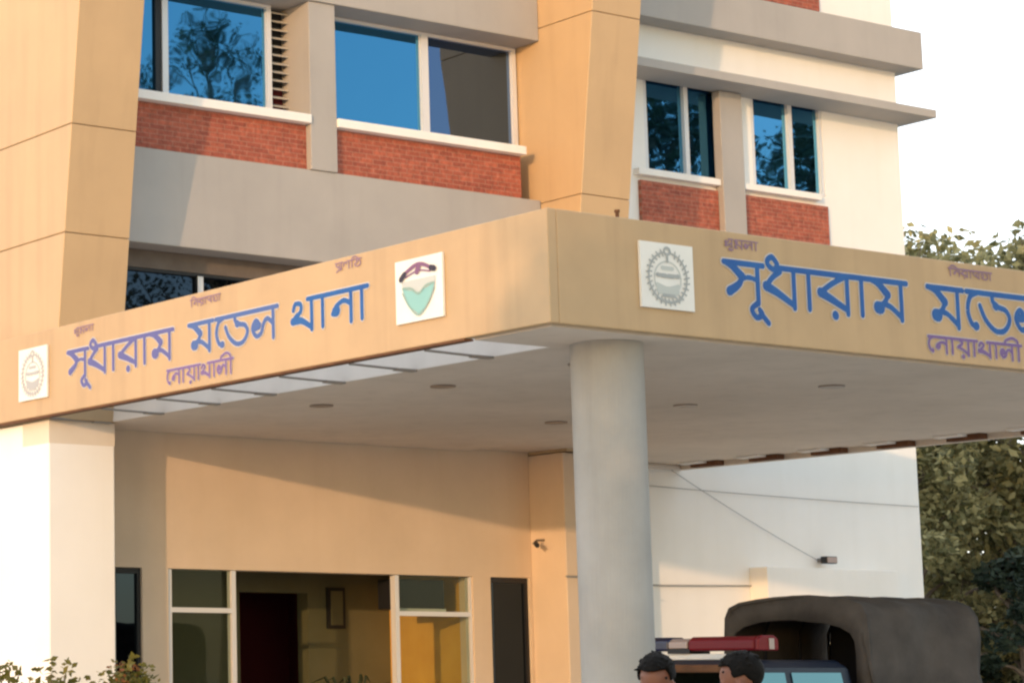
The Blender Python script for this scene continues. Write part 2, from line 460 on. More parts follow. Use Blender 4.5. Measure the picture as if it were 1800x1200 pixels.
B('brick_panel', 'brick', BLD, (10.86, 12.45, 7.95, 7.998, 6.6, 7.56))
B('brick_panel', 'brick', BLD, (11.0, 12.48, 7.95, 7.998, 10.17, 10.9))
for a, c in ((9.05, 10.455), (10.855, 12.28)):
    B('window_sill', 'sill', BLD, (a, c, 7.90, 8.14, 7.62, 7.70), bevel=0.006)
B('pilaster', 'grey', BLD, (10.46, 10.85, 7.87, 7.997, 6.5, 8.83), bevel=0.006)
B('sunshade_ledge', 'grey', BLD, (7.615, 14.10, 7.50, 7.999, 8.84, 8.95), (13.953, 14.10, 8.0, 8.6, 8.84, 8.95), bevel=0.006)
B('storey_band', 'grey', BLD, (7.615, 14.15, 7.70, 7.999, 9.55, 10.06), (13.953, 14.15, 8.0, 16.05, 9.55, 10.06), bevel=0.01)
B('door_surround', 'white', BLD, (10.75, 13.12, 7.72, 7.998, 0, 2.88), bevel=0.008)

# ------------------------------------------------------------------ entrance canopy
CAN = thing('entrance_canopy', 'flat tan entrance canopy with painted lettering, carried by a round grey column', 'canopy', (4.8, 4, 0))
ZS, ZT, CX, CY = 4.056, 4.90, 9.65, 7.99
B('soffit', 'soffit', CAN, (0.85, 5.93, 0.90, 7.08, ZS, 4.22), (0.93, 5.93, 7.08, 7.64, ZS, 4.22), (0.85, CX-0.087, 0.088, 0.90, ZS, 4.22), (0.088, 0.85, 0.088, 0.90, ZS, 4.22))
B('soffit', 'soffit', CAN, (5.935, 6.86, 0.902, 7.64, ZS+0.03, 4.22), (6.86, 7.62, 0.902, 7.08, ZS+0.03, 4.22), (7.62, CX-0.107, 0.902, 7.99, ZS+0.03, 4.22))
B('slab_edge', 'sill', CAN, (0.83, 0.848, 0.902, 7.08, ZS+0.002, 4.30))
fl = B('fascia', 'tan_fascia', CAN, (0, 0.085, 0.0, 9.2, ZS+0.012, ZT), bevel=0.008)
ff = B('fascia', 'tan_fascia', CAN, (0.087, CX, 0.0, 0.085, ZS+0.012, ZT), bevel=0.008)
fb = B('fascia', 'tan_fascia', CAN, (CX-0.085, CX, 0.087, CY, ZS+0.012, ZT), bevel=0.008)
B('fascia_trim', 'rust', fl, (0.004, 0.095, 0.92, 9.2, ZS-0.004, ZS+0.010))
B('fascia_lining', 'sill', fl, (0.087, 0.10, 0.92, 7.08, ZS+0.06, ZT-0.02))  # white lining added to bounce light onto the slab edge
B('fascia_trim', 'soffit', fb, (CX-0.10, CX-0.004, 0.92, CY, ZS-0.03, ZS+0.010))
B('wall_plate', 'soffit', CAN, (7.625, CX-0.11, 7.90, 7.985, ZS-0.03, ZS+0.028))
B('fascia_lining', 'soffit', fb, (CX-0.105, CX-0.087, 0.902, CY, ZS+0.012, ZT-0.05))
MB().tube([(1.095, 0.565, 0), (1.095, 0.565, ZS-0.001)], 0.27, 48).build('column', M['column'], CAN, smooth=False)
col = CAN.children[-1]
for p in col.data.polygons: p.use_smooth = len(p.vertices) == 4
for y in (1.51, 2.43, 3.36, 4.34, 5.2, 6.12, 7.05):
    m = MB().tube([(0.10, y-0.03, ZS-0.004), (0.66, y+0.03, ZS-0.004)], 0.011, 6)
    m.box(0.62, 0.82, y-0.01, y+0.06, ZS-0.018, ZS+0.0)
    m.build('bracket', M['bracket'], CAN)
for y in (2.05, 2.93, 3.83, 4.73, 5.63, 6.53, 7.43):
    m = MB()
    m.box(CX-0.22, CX-0.105, y-0.21, y+0.21, ZS-0.03, ZS+0.029)
    br = m.build('bracket', M['rust'], CAN)
    B('bracket_plate', 'sill', br, (CX-0.36, CX-0.223, y-0.05, y+0.28, ZS+0.005, ZS+0.029))
for x in (1.73, 4.65):
    for y in (1.48, 3.16, 4.86):
        m = MB().tube([(x, y, ZS+0.002), (x, y, ZS-0.012), (x, y, ZS-0.014)], [0.11, 0.11, 0.085], 24)
        m.build('downlight', M['downlight'], CAN)

# ------------------------------------------------------------------ brush lettering
def smooth_pts(pts, n=5):
    if len(pts) < 3: return pts
    P = [pts[0]] + list(pts) + [pts[-1]]
    out = []
    for i in range(1, len(P)-2):
        p0, p1, p2, p3 = P[i-1], P[i], P[i+1], P[i+2]
        for k in range(n):
            t = k/n
            out.append(tuple(0.5*((2*p1[j]) + (-p0[j]+p2[j])*t + (2*p0[j]-5*p1[j]+4*p2[j]-p3[j])*t*t + (-p0[j]+3*p1[j]-3*p2[j]+p3[j])*t**3) for j in range(2)))
    out.append(tuple(pts[-1])); return out

def union_quads(shapes, step):
    """shapes: convex polygons in (u,v); returns the union as thin horizontal quads that never overlap"""
    v0 = min(p[1] for s in shapes for p in s); v1 = max(p[1] for s in shapes for p in s)
    n = max(1, int(math.ceil((v1-v0)/step))); h = (v1-v0)/n
    q = []
    for i in range(n):
        ym = v0 + (i+0.5)*h
        iv = []
        for s in shapes:
            xs = []
            for a, b in zip(s, s[1:]+s[:1]):
                if (a[1]-ym)*(b[1]-ym) < 0:
                    xs.append(a[0] + (ym-a[1])/(b[1]-a[1])*(b[0]-a[0]))
            if len(xs) >= 2: iv.append([min(xs), max(xs)])
        iv.sort()
        mg = []
        for a in iv:
            if mg and a[0] <= mg[-1][1]: mg[-1][1] = max(mg[-1][1], a[1])
            else: mg.append(a)
        for a, b in mg: q.append((a, b, v0+i*h, v0+(i+1)*h))
    return q

def stroke_shapes(strokes, grow=0.0):
    sh = []
    for pts, wd in strokes:
        P = smooth_pts(pts)
        n = len(P)
        ws = [(wd[0] + (wd[1]-wd[0])*i/max(1, n-1)) if hasattr(wd, '__len__') else wd for i in range(n)]
        ws = [x/2 + grow for x in ws]
        for i, p in enumerate(P):
            sh.append([(p[0]+ws[i]*cos(2*pi*k/10), p[1]+ws[i]*sin(2*pi*k/10)) for k in range(10)])
        for i in range(n-1):
            a, b = P[i], P[i+1]
            dx, dy = b[0]-a[0], b[1]-a[1]; l = math.hypot(dx, dy)
            if l < 1e-6: continue
            nx, ny = -dy/l, dx/l
            sh.append([(a[0]+nx*ws[i], a[1]+ny*ws[i]), (a[0]-nx*ws[i], a[1]-ny*ws[i]), (b[0]-nx*ws[i+1], b[1]-ny*ws[i+1]), (b[0]+nx*ws[i+1], b[1]+ny*ws[i+1])])
    return sh

def painted(name, shapes, place, off, mat, parent, step=0.005):
    m = MB()
    for (a, b, v0, v1) in union_quads(shapes, step):
        k = len(m.v)
        m.v += [place(a, v0, off), place(b, v0, off), place(b, v1, off), place(a, v1, off)]
        m.f.append((k, k+1, k+2, k+3))
    return m.build(name, M[mat], parent)

on_left = lambda u, v, o: (-o, -u, v)        # u runs towards the camera along the left face: u = -Y
on_front = lambda u, v, o: (u, -o, v)

# glyphs: advance, (headline start, end), strokes with u,v in letter units (headline at v = 1, baseline 0); width classes: t thin, m mid, b blob
G = {
 'sa': (0.92, (0, .92), [([(.02,1.0),(.20,.90),(.42,.66)], 'mb'), ([(.42,.66),(.34,.46),(.12,.26)], 'mb'), ([(.40,.62),(.60,.66),(.78,.60)], 't'), ([(.78,1),(.78,.02)], 'm')]),
 'dha': (0.86, (.30, .86), [([(.34,1.10),(.22,1.26),(.10,1.14),(.18,.98),(.40,.90)], 'm'), ([(.40,.90),(.22,.74),(.06,.50)], 'm'), ([(.06,.50),(.34,.34),(.72,.06)], 'bm'), ([(.72,1),(.72,.0)], 'm')]),
 'aa': (0.42, (0, .42), [([(.22,1),(.22,.02)], 'm')]),
 'ra': (0.88, (0, .88), [([(.70,.98),(.40,.78),(.08,.50)], 'm'), ([(.08,.50),(.36,.34),(.74,.10)], 'bm'), ([(.74,1),(.74,.0)], 'm'), ([(.42,-.06),(.43,-.07)], 'b')]),
 'ma': (0.95, (0, .95), [([(.02,1.0),(.22,.92),(.46,.64)], 'mb'), ([(.46,.64),(.38,.44),(.22,.28)], 'm'), ([(.20,.28),(.26,.27)], 'B'), ([(.28,.36),(.50,.34),(.80,.06)], 'm'), ([(.80,1),(.80,.0)], 'm')]),
 'e': (0.42, (0.1, .42), [([(.40,1),(.20,.86),(.12,.50),(.20,.18),(.32,.08)], 'm'), ([(.32,.10),(.34,.10)], 'b')]),
 'da': (0.95, (0, .95), [([(.40,1.0),(.40,.82),(.54,.68),(.76,.60),(.85,.36),(.70,.07),(.44,.03),(.18,.30),(.04,.66)], 'm'), ([(.47,.70),(.49,.69)], 'b')]),
 'la': (0.98, (0, .98), [([(.30,.46),(.20,.44)], 'b'), ([(.34,.52),(.20,.66),(.08,.42),(.22,.14),(.40,.24),(.48,.52),(.62,.66),(.82,.46)], 'm'), ([(.82,1),(.82,.0)], 'm')]),
 'tha': (0.92, (.62, .92), [([(.12,.72),(.20,.92),(.38,.86),(.38,.64),(.20,.50),(.10,.36)], 'm'), ([(.10,.36),(.40,.34),(.76,.06)], 'bm'), ([(.76,1),(.76,.0)], 'm')]),
 'na': (0.90, (0, .90), [([(.76,.56),(.52,.70),(.26,.56)], 'm'), ([(.24,.40),(.28,.42)], 'B'), ([(.26,.56),(.14,.34)], 'm'), ([(.76,1),(.76,.0)], 'm')]),
 'ya': (0.92, (0, .92), [([(.20,1),(.42,.76),(.14,.50)], 'm'), ([(.14,.50),(.42,.36),(.78,.08)], 'm'), ([(.78,1),(.78,.0)], 'm'), ([(.44,-.10),(.46,-.10)], 'b')]),
 'kha': (0.94, (.60, .94), [([(.10,.70),(.22,.94),(.40,.80),(.26,.56),(.10,.40)], 'm'), ([(.10,.40),(.44,.32),(.78,.08)], 'bm'), ([(.78,1),(.78,.0)], 'm')]),
 'ii': (0.44, (0, .44), [([(.24,0),(.24,1.0),(.16,1.30),(-.14,1.44),(-.52,1.26),(-.60,1.06)], 'm')]),
 'i': (0.44, (0, .44), [([(.22,0),(.22,1.0),(.30,1.30),(.62,1.40),(1.0,1.06)], 'm')]),
 'u': (0.0, None, [([(-.14,.04),(-.30,-.14),(-.20,-.34),(-.06,-.26),(-.12,-.14)], 'm'), ([(-.10,-.22),(.08,-.46)], 'm')]),
 'ri': (0.0, None, [([(-.30,-.06),(-.44,-.26),(-.20,-.36),(-.02,-.20)], 'm')]),
 'sha': (0.92, (.5, .92), [([(.30,.80),(.16,.70),(.22,.52),(.44,.66),(.48,.88)], 'm'), ([(.30,.50),(.14,.20),(.40,.24),(.78,.50)], 'm'), ([(.78,1),(.78,0)], 'm')]),
 'ngkha': (0.95, (.2, .95), [([(.30,1),(.14,.84),(.40,.74),(.18,.56)], 'm'), ([(.18,.56),(.52,.40),(.80,.10)], 'm'), ([(.30,.34),(.12,.10),(.40,.0)], 'm'), ([(.80,1),(.80,-.1)], 'm')]),
 'pa': (0.88, (0, .88), [([(.14,1),(.12,.66),(.34,.40),(.74,.14)], 'm'), ([(.40,.46),(.56,.70)], 'm'), ([(.74,1),(.74,0)], 'm')]),
 'pra': (0.90, (0, .90), [([(.14,1),(.12,.66),(.34,.40),(.74,.14)], 'm'), ([(.40,.46),(.56,.70)], 'm'), ([(.74,1),(.74,0)], 'm'), ([(.74,.04),(.40,.02),(.14,-.22)], 'm')]),
 'tta': (0.90, (0, .90), [([(.12,.60),(.30,.70),(.36,.40),(.16,.28)], 'm'), ([(.16,.28),(.44,.04),(.76,.14),(.80,.60),(.62,.74)], 'm')]),
 'ga': (0.86, (.5, .86), [([(.12,.40),(.14,.78),(.36,.92),(.46,.66)], 'm'), ([(.72,1),(.72,0)], 'm')]),
 'ta': (0.90, (0, .90), [([(.30,.80),(.44,.62),(.22,.46)], 'm'), ([(.10,.44),(.22,.08),(.60,.04),(.80,.36),(.70,.74),(.52,.86)], 'm')]),
}
W1 = ['sa', 'u', 'dha', 'aa', 'ra', 'aa', 'ma']
W2 = ['ma', 'e', 'da', 'la']
W3 = ['tha', 'aa', 'na', 'aa']
W4 = ['e', 'na', 'aa', 'ya', 'aa', 'kha', 'aa', 'la', 'ii']
S1 = ['sha', 'ri', 'ngkha', 'la', 'aa']
S2 = ['i', 'na', 'ra', 'aa', 'pa', 'tta', 'aa']
S3 = ['pra', 'ga', 'i', 'ta']

def word_strokes(seq, u0, u1, vhead, h, wd):
    adv = sum(G[g][0] for g in seq); sx = (u1-u0)/adv
    tw = {'t': wd*0.8, 'm': wd, 'b': wd*1.55, 'B': wd*2.2, 'mb': (wd*0.9, wd*1.6), 'bm': (wd*1.7, wd*1.0)}
    st = []; x = 0.0; runs = []
    for g in seq:
        a, hl, ss = G[g]
        if hl: runs.append((x+hl[0], x+hl[1]))
        for pts, c in ss:
            st.append(([(u0+(x+p[0])*sx, vhead+(p[1]-1)*h) for p in pts], tw[c]))
        x += a
    for a, b in runs: st.append(([(u0+a*sx, vhead), (u0+b*sx, vhead)], wd*0.95))
    return st

def write_word(seq, u0, u1, vhead, h, wd, place, parent, mat='blue_paint', halo=True):
    st = word_strokes(seq, u0, u1, vhead, h, wd)
    w = painted('painted_word', stroke_shapes(st), place, 0.008, mat, parent)
    if halo:
        m2 = painted('word_outline', stroke_shapes(st, wd*0.22), place, 0.004, 'halo_paint', parent)
    return w
# left face: u = -Y
write_word(W1, -6.53, -4.74, 4.625, 0.255, 0.042, on_left, fl, 'sun_tinted_violet')
write_word(W2, -4.50, -3.20, 4.625, 0.255, 0.042, on_left, fl, 'sun_tinted_blue')
write_word(W3, -3.03, -2.02, 4.625, 0.255, 0.042, on_left, fl)
write_word(W4, -4.86, -3.84, 4.262, 0.125, 0.023, on_left, fl, 'violet_paint')
write_word(S1, -6.42, -6.06, 4.845, 0.058, 0.011, on_left, fl, 'faint_violet', False)
write_word(S2, -4.47, -4.01, 4.845, 0.058, 0.011, on_left, fl, 'faint_violet', False)
write_word(S3, -2.42, -2.09, 4.858, 0.058, 0.011, on_left, fl, 'faint_violet', False)
# front face
write_word(W1, 1.76, 3.81, 4.665, 0.30, 0.047, on_front, ff)
write_word(W2, 4.06, 5.55, 4.665, 0.31, 0.047, on_front, ff)
write_word(W3, 5.78, 6.92, 4.665, 0.30, 0.047, on_front, ff)
write_word(W4, 4.02, 5.19, 4.262, 0.125, 0.025, on_front, ff, 'violet_paint')
write_word(S1, 1.77, 2.14, 4.84, 0.062, 0.012, on_front, ff, 'faint_violet', False)
write_word(S2, 4.33, 4.87, 4.84, 0.062, 0.012, on_front, ff, 'faint_violet', False)
write_word(S3, 6.85, 7.25, 4.84, 0.062, 0.012, on_front, ff, 'faint_violet', False)

# ------------------------------------------------------------------ emblem signs
def ring(cu, cv, ru, rv, a0, a1, n=26):
    return [(cu+ru*cos(R(a0+(a1-a0)*k/n)), cv+rv*sin(R(a0+(a1-a0)*k/n))) for k in range(n+1)]
def wreath_sign(u0, u1, v0, v1, place, label, loc, soft):
    t = thing('emblem_sign', label, 'sign', loc)
    box = MB()
    a, b = place(u0, v0, 0.004), place(u1, v1, 0.024)
    box.box(min(a[0],b[0]), max(a[0],b[0]), min(a[1],b[1]), max(a[1],b[1]), v0, v1)
    bo = box.build('board', M['board'], t)
    W, H = u1-u0, v1-v0; cu, cv = (u0+u1)/2, (v0+v1)/2 - 0.02*H
    st = []
    st.append((ring(cu, cv, .36*W, .38*H, 100, 260), 0.014)); st.append((ring(cu, cv, .36*W, .38*H, -80, 80), 0.014))
    for k in range(26):                         # wreath leaves
        an = 104 + k*12.8
        if 78 < an % 360 < 102: continue
        c, s = cos(R(an)), sin(R(an))
        st.append(([(cu+.31*W*c, cv+.33*H*s), (cu+.41*W*c - .03*W*s, cv+.43*H*s + .03*H*c)], 0.012))
    st.append((ring(cu, cv+.40*H, .055*W, .05*H, 0, 360, 10), 0.020))
    st.append(([(cu, cv+.34*H), (cu, cv+.24*H)], 0.02))
    pale = [(ring(cu, cv-.02*H, .25*W, .26*H, 0, 360), 0.012), ([(cu-.16*W, cv-.20*H), (cu+.16*W, cv-.20*H)], 0.06), ([(cu-.2*W, cv-.12*H),(cu, cv-.17*H),(cu+.2*W, cv-.12*H)], 0.03),
            ([(cu-.1*W, cv+.14*H), (cu+.1*W, cv+.14*H)], 0.03)]
    dark = [([(cu-.20*W, cv+.03*H), (cu-.02*W, cv+.02*H), (cu+.20*W, cv+.03*H)], 0.030), ([(cu-.1*W, cv-.28*H), (cu+.12*W, cv-.28*H)], 0.022), ([(cu-.22*W, cv-.32*H), (cu+.05*W, cv-.38*H), (cu+.24*W, cv-.31*H)], 0.018)]
    painted('crest', stroke_shapes(pale), place, 0.027, 'emblem_faded' if soft else 'emblem_pale', bo, 0.004)
    painted('crest', stroke_shapes(st + dark), place, 0.030, 'emblem_faded' if soft else 'emblem_grey', bo, 0.004)
    return t
def shield_sign(u0, u1, v0, v1, place, label, loc):
    t = thing('emblem_sign', label, 'sign', loc)
    box = MB()
    a, b = place(u0, v0, 0.004), place(u1, v1, 0.024)
    box.box(min(a[0],b[0]), max(a[0],b[0]), min(a[1],b[1]), max(a[1],b[1]), v0, v1)
    bo = box.build('board', M['board'], t)
    W, H = u1-u0, v1-v0; cu, cv = (u0+u1)/2, (v0+v1)/2
    P = lambda x, y: (cu+x*W, cv+y*H)
    # shield body as convex slices
    body = [[P(-.36,.16), P(.36,.16), P(.34,-.05), P(-.34,-.05)], [P(-.34,-.05), P(.34,-.05), P(.20,-.26), P(-.20,-.26)], [P(-.20,-.26), P(.20,-.26), P(0,-.42)]]
    painted('crest', body, place, 0.027, 'emblem_pale', bo, 0.004)
    teal = [[P(-.345,.05), P(0,-.05), P(0,-.40), P(-.20,-.25)], [P(.345,.05), P(0,-.05), P(0,-.40), P(.20,-.25)]]
    painted('crest', teal, place, 0.030, 'emblem_teal', bo, 0.004)
    gr = [([P(-.33,-.03), P(-.19,-.26), P(0,-.41), P(.19,-.26), P(.33,-.03)], 0.014), ([P(-.33,.05), P(-.16,.03), P(0,-.07), P(.16,.03), P(.33,.05)], 0.016)]
    painted('crest', stroke_shapes(gr), place, 0.033, 'emblem_green', bo, 0.004)
    pu = [([P(-.30,.27), P(-.12,.36), P(.0,.39), P(.12,.37), P(.26,.30)], 0.030), ([P(-.26,.22), P(0,.29), P(.26,.24)], 0.012), ([P(-.02,.28), P(.02,.36)], 0.05)]
    painted('crest', stroke_shapes(pu), place, 0.033, 'emblem_purple', bo, 0.004)
    for dk in ([([P(-.36,.20), P(-.28,.27)], 0.045)], [([P(.28,.29), P(.35,.27)], 0.045)]):
        painted('banner_end', stroke_shapes(dk), place, 0.036, 'emblem_dark', bo, 0.004)
    return t
wreath_sign(-7.42, -6.88, 4.24, 4.75, on_left, 'faded cream emblem board at the far left end of the canopy', (0, 7.15, 4.24), True)
shield_sign(-1.66, -1.11, 4.26, 4.75, on_left, 'white emblem board with teal shield and purple banner near the canopy corner', (0, 1.39, 4.26))
wreath_sign(0.88, 1.42, 4.25, 4.74, on_front, 'white emblem board with grey wreath on the canopy front above the column', (1.15, 0, 4.25), False)
shield_sign(8.2, 8.75, 4.25, 4.74, on_front, 'white emblem board with teal shield beyond the lettering on the canopy front', (8.47, 0, 4.25))
# ------------------------------------------------------------------ small fittings
def hang(pts, sag, n=10):
    a, b = Vector(pts[0]), Vector(pts[1])
    return [tuple(a.lerp(b, i/n) - Vector((0,0,sag*4*(i/n)*(1-i/n)))) for i in range(n+1)]
tag(MB().tube(hang(((9.45, 7.96, 4.02), (11.95, 7.96, 2.99)), 0.03), 0.0045, 6).build('cable', M['cable']), 'thin grey cable running diagonally down the white wing wall to the lamp', 'cable')
tag(MB().tube(hang(((7.64, 7.975, 3.86), (13.9, 7.975, 3.74)), 0.02), 0.005, 6).build('cable', M['cable']), 'thin level cable stapled high across the white wing wall', 'cable')
tag(MB().tube([(6.84, 7.085, 2.66), (7.63, 7.085, 2.66), (7.66, 7.97, 2.66), (9.2, 7.975, 2.63), (10.74, 7.975, 2.655)], 0.012, 6).build('cable', M['cable']), 'dark cable running round the cream pier and on to the wing at door height', 'cable')
t = thing('wall_lamp', 'small black flood lamp on the wing wall above the door surround', 'lamp', (12.0, 7.9, 2.95))
m = MB().box(11.91, 12.11, 7.80, 7.90, 2.95, 3.04); m.build('lamp_body', M['black'], t, bevel=0.012)
B('lamp_bracket', 'steel', t, (11.97, 12.04, 7.90, 7.998, 2.97, 3.02))
B('lamp_glass', 'clear_lens', t, (11.925, 12.095, 7.792, 7.799, 2.96, 3.03))
t = thing('security_camera', 'small dark bullet camera on the lit cream pier beneath the canopy', 'camera', (7.1, 7.05, 3.05))
MB().tube([(6.865, 7.44, 3.08), (6.72, 7.40, 3.07), (6.63, 7.36, 3.03)], 0.013, 8).build('camera_bracket', M['steel'], t)
MB().tube([(6.68, 7.38, 3.035), (6.61, 7.28, 3.005)], 0.028, 12).build('camera_body', M['black'], t)
t = thing('security_camera', 'dark dome camera high on the wall just left of the round column', 'camera', (6.9, 7.0, 3.8))
MB().tube([(7.20, 7.098, 3.78), (7.20, 7.03, 3.78)], 0.05, 14).build('camera_mount', M['steel'], t)
MB().tube([(7.20, 7.03, 3.78), (7.20, 7.00, 3.77), (7.20, 6.96, 3.755)], [0.05, 0.045, 0.02], 14).build('camera_dome', M['black'], t)
t = thing('pipe_stub', 'short rusty pipe stub on the canopy top in front of the tan pier', 'pipe', (0.75, 0.05, 4.9))
MB().tube([(0.74, 0.05, 4.895), (0.74, 0.05, 4.945)], 0.014, 10).build('pipe', M['rust'], t)
MB().tube([(0.74, 0.05, 4.945), (0.74, 0.05, 4.965)], 0.02, 10).build('pipe_cap', M['rust'], t)
t = thing('air_conditioner', 'dark air conditioner in the upper pane of the right lobby window', 'air conditioner', (5.3, 7.9, 2.3))
B('casing', 'black', t, (4.99, 5.70, 7.80, 8.10, 2.29, 2.62), bevel=0.015)
B('front_strip', 'white_plastic', t, (4.99, 5.70, 7.785, 7.798, 2.268, 2.30))
# framed notice on the lobby back wall
t = thing('notice_frame', 'small dark framed notice hanging on the olive lobby wall', 'notice', (5.21, 9.13, 2.10))
B('frame_border', 'black', t, (5.09, 5.34, 9.112, 9.148, 2.10, 2.57))
B('notice_paper', 'olive_wall', t, (5.13, 5.30, 9.104, 9.111, 2.14, 2.53))
# wall plant drawing-like dried bouquet and pots in the lobby
t = thing('potted_plant', 'dark leafy potted plant standing in the lobby by the yellow wall', 'plant', (5.0, 8.5, 0.12))
MB().tube([(5.0, 8.5, 0.121), (5.0, 8.5, 0.25), (5.0, 8.5, 0.42)], [0.13, 0.16, 0.18], 18).build('pot', M['maroon'], t)
m = MB()
for k in range(46):
    a = rnd.uniform(0, 2*pi); r = rnd.uniform(0.1, 0.4); z = rnd.uniform(0.9, 1.58)
    p = [(5.0, 8.5, 0.42), (5.0+0.4*r*cos(a), 8.5+0.4*r*sin(a), 0.75*z), (5.0+r*cos(a), 8.5+r*sin(a), z), (5.0+1.5*r*cos(a), 8.5+1.5*r*sin(a), z-0.08)]
    m.tube(p, [0.006, 0.008, 0.018, 0.003], 4)
m.build('foliage', M['leaf_dark'], t)
# stair handrail beside the lobby entrance
t = thing('handrail', 'thin dark sloping handrail behind the foot of the round column', 'handrail', (5.6, 6.5, 0))
MB().tube([(5.35, 6.0, 1.18), (6.35, 6.0, 1.62), (6.42, 6.0, 1.60)], 0.022, 10).build('rail', M['rust'], t)
for x in (5.45, 6.3):
    MB().tube([(x, 6.0, 0.0), (x, 6.0, 1.18+(x-5.35)*0.44)], 0.016, 8).build('post', M['rust'], t)

# ------------------------------------------------------------------ police pickup under the canopy
TR = thing('police_pickup', 'dark blue pickup truck with a grey canvas hood over its bed, parked under the canopy', 'truck', (4.52, 1.90, 0), pi)
def T(name, mat, mb, parent=TR, smooth=False, bevel=0.0):
    o = mb.build(name, M[mat] if isinstance(mat, str) else mat, None, smooth=smooth, bevel=bevel)
    o.parent = parent
    return o
# body: side profile in local (x forward, z up)
body = MB().prism([(-1.72, .52), (-1.75, 1.02), (0.0, 1.06), (0.02, 1.10), (1.98, 1.10), (2.05, 1.06), (3.02, .98), (3.20, .86), (3.24, .50), (2.9, .42), (-1.65, .42)], 'y', -0.80, 0.80)
T('body', 'truck_blue', body, bevel=0.05)
cabm = MB()
def loft(m, rings):
    n = len(rings[0]); b = len(m.v)
    for r in rings: m.v += r
    for i in range(len(rings)-1):
        for k in range(n):
            q = (k+1) % n
            m.f.append((b+i*n+k, b+i*n+q, b+(i+1)*n+q, b+(i+1)*n+k))
    m.f.append(tuple(range(b+n-1, b-1, -1))); e = b+(len(rings)-1)*n
    m.f.append(tuple(range(e, e+n)))
    return m
loft(cabm, [[(0.08, -.77, 1.09), (2.0, -.77, 1.09), (2.0, .77, 1.09), (0.08, .77, 1.09)], [(0.14, -.68, 1.64), (1.42, -.68, 1.64), (1.42, .68, 1.64), (0.14, .68, 1.64)], [(0.22, -.62, 1.705), (1.30, -.62, 1.705), (1.30, .62, 1.705), (0.22, .62, 1.705)]])
T('cab', 'truck_blue', cabm, bevel=0.03)
tgl = glass_mat('teal_cab_glass', (0.13, 0.24, 0.26), 0.06, 0.06)
for s in (-1, 1):
    for (x0, x1, t0, t1) in ((0.22, 0.84, 0.27, 0.86), (0.92, 1.80, 0.94, 1.36)):
        m = MB(); yb, yt = 0.757*s, 0.692*s; o_ = 0.008*s
        m.v += [(x0, yb+o_, 1.16), (x1, yb+o_, 1.16), (t1, yt+o_, 1.60), (t0, yt+o_, 1.60)]
        m.v += [(x, y-0.006*s, z) for x, y, z in m.v[:4]]
        m.f += [(0,1,2,3), (7,6,5,4), (0,4,5,1), (1,5,6,2), (2,6,7,3), (3,7,4,0)]
        T('side_window', tgl, m)
    m = MB().box(0.30, 0.50, 0.80*s-0.012, 0.80*s+0.012, 0.93, 0.96); T('door_handle', 'chrome', m)
    m = MB().box(1.72, 1.80, min(.80*s, 1.0*s), max(.80*s, 1.0*s), 1.16, 1.32); T('wing_mirror', 'black', m, bevel=0.02)
m = MB(); m.v += [(1.985, -.66, 1.13), (1.985, .66, 1.13), (1.475, .58, 1.60), (1.475, -.58, 1.60)]
m.v += [(x-0.02, y, z-0.012) for x, y, z in m.v[:4]]
m.v[:4] = [(x+0.012, y, z+0.012) for x, y, z in m.v[:4]]
m.f += [(0,1,2,3), (7,6,5,4), (0,4,5,1), (1,5,6,2), (2,6,7,3), (3,7,4,0)]
T('windscreen', tgl, m)
T('sun_visor', 'rust', MB().box(1.43, 1.60, -.60, .60, 1.60, 1.665), bevel=0.015)
for x in (-0.95, 2.45):
    for s in (-1, 1):
        wt = T('wheel', 'tyre', MB().tube([(x, s*.62, .36), (x, s*.66, .36), (x, s*.80, .36), (x, s*.84, .36)], [.32, .36, .36, .32], 28))
        T('rim', 'rim', MB().tube([(x, s*.79, .36), (x, s*.845, .36)], [.20, .20], 20), wt)
for s in (-1, 1): T('headlight', 'clear_lens', MB().box(3.19, 3.25, s*.62-.13, s*.62+.13, .70, .84), bevel=0.02)
T('grille', 'black', MB().box(3.21, 3.255, -.44, .44, .66, .86), bevel=0.01)
T('bumper', 'black', MB().box(3.16, 3.36, -.80, .80, .40, .58), bevel=0.04)
# canvas hood: cross-section swept along the bed
sec = [(-.84, .98), (-.825, 1.3), (-.80, 1.6), (-.785, 1.9), (-.77, 2.08), (-.72, 2.17), (-.60, 2.215), (-.4, 2.24), (-.2, 2.255), (0, 2.26)]
sec = sec + [(-y, z) for y, z in sec[-2::-1]]
def canvas_point(i, nx, y, z, rr):
    t = i/nx; x = 0.02 - 1.38*t
    hoop = abs(math.sin(t*pi*3))
    k = 0.035*hoop
    side = max(0, (2.15-z)/1.2)
    yo = y*(1 - k*0.6*(0.3+side)) + (0.16*side*side*t*t)*(1 if y > 0 else -1)
    return (x + 0.02*math.sin(z*7+y*3), yo + 0.034*math.sin(x*6.5+z*5+rr)*(1 if y > 0 else -1) + 0.014*math.sin(x*15-z*8)*min(1, max(0, (2.2-z)*3)), z - k*(0.7 if z > 2.1 else 0.1) + 0.008*math.sin(x*14+y*5))
nx = 30
m = MB()
for off, flip in ((0.0, False), (0.022, True)):
    b = len(m.v)
    for i in range(nx+1):
        for (y, z) in sec:
            p = canvas_point(i, nx, y*(1-off/0.8), z-off if z > 2.0 else z, 0.7)
            m.v.append(p)
    n = len(sec)
    for i in range(nx):
        for k in range(n-1):
            m.f.append((b+i*n+k, b+i*n+k+1, b+(i+1)*n+k+1, b+(i+1)*n+k))
n = len(sec); b2 = (nx+1)*n
for i in (0, nx):
    for k in range(n-1): m.f.append((i*n+k, i*n+k+1, b2+i*n+k+1, b2+i*n+k))
for k in (0, n-1):
    for i in range(nx): m.f.append((i*n+k, (i+1)*n+k, b2+(i+1)*n+k, b2+i*n+k))
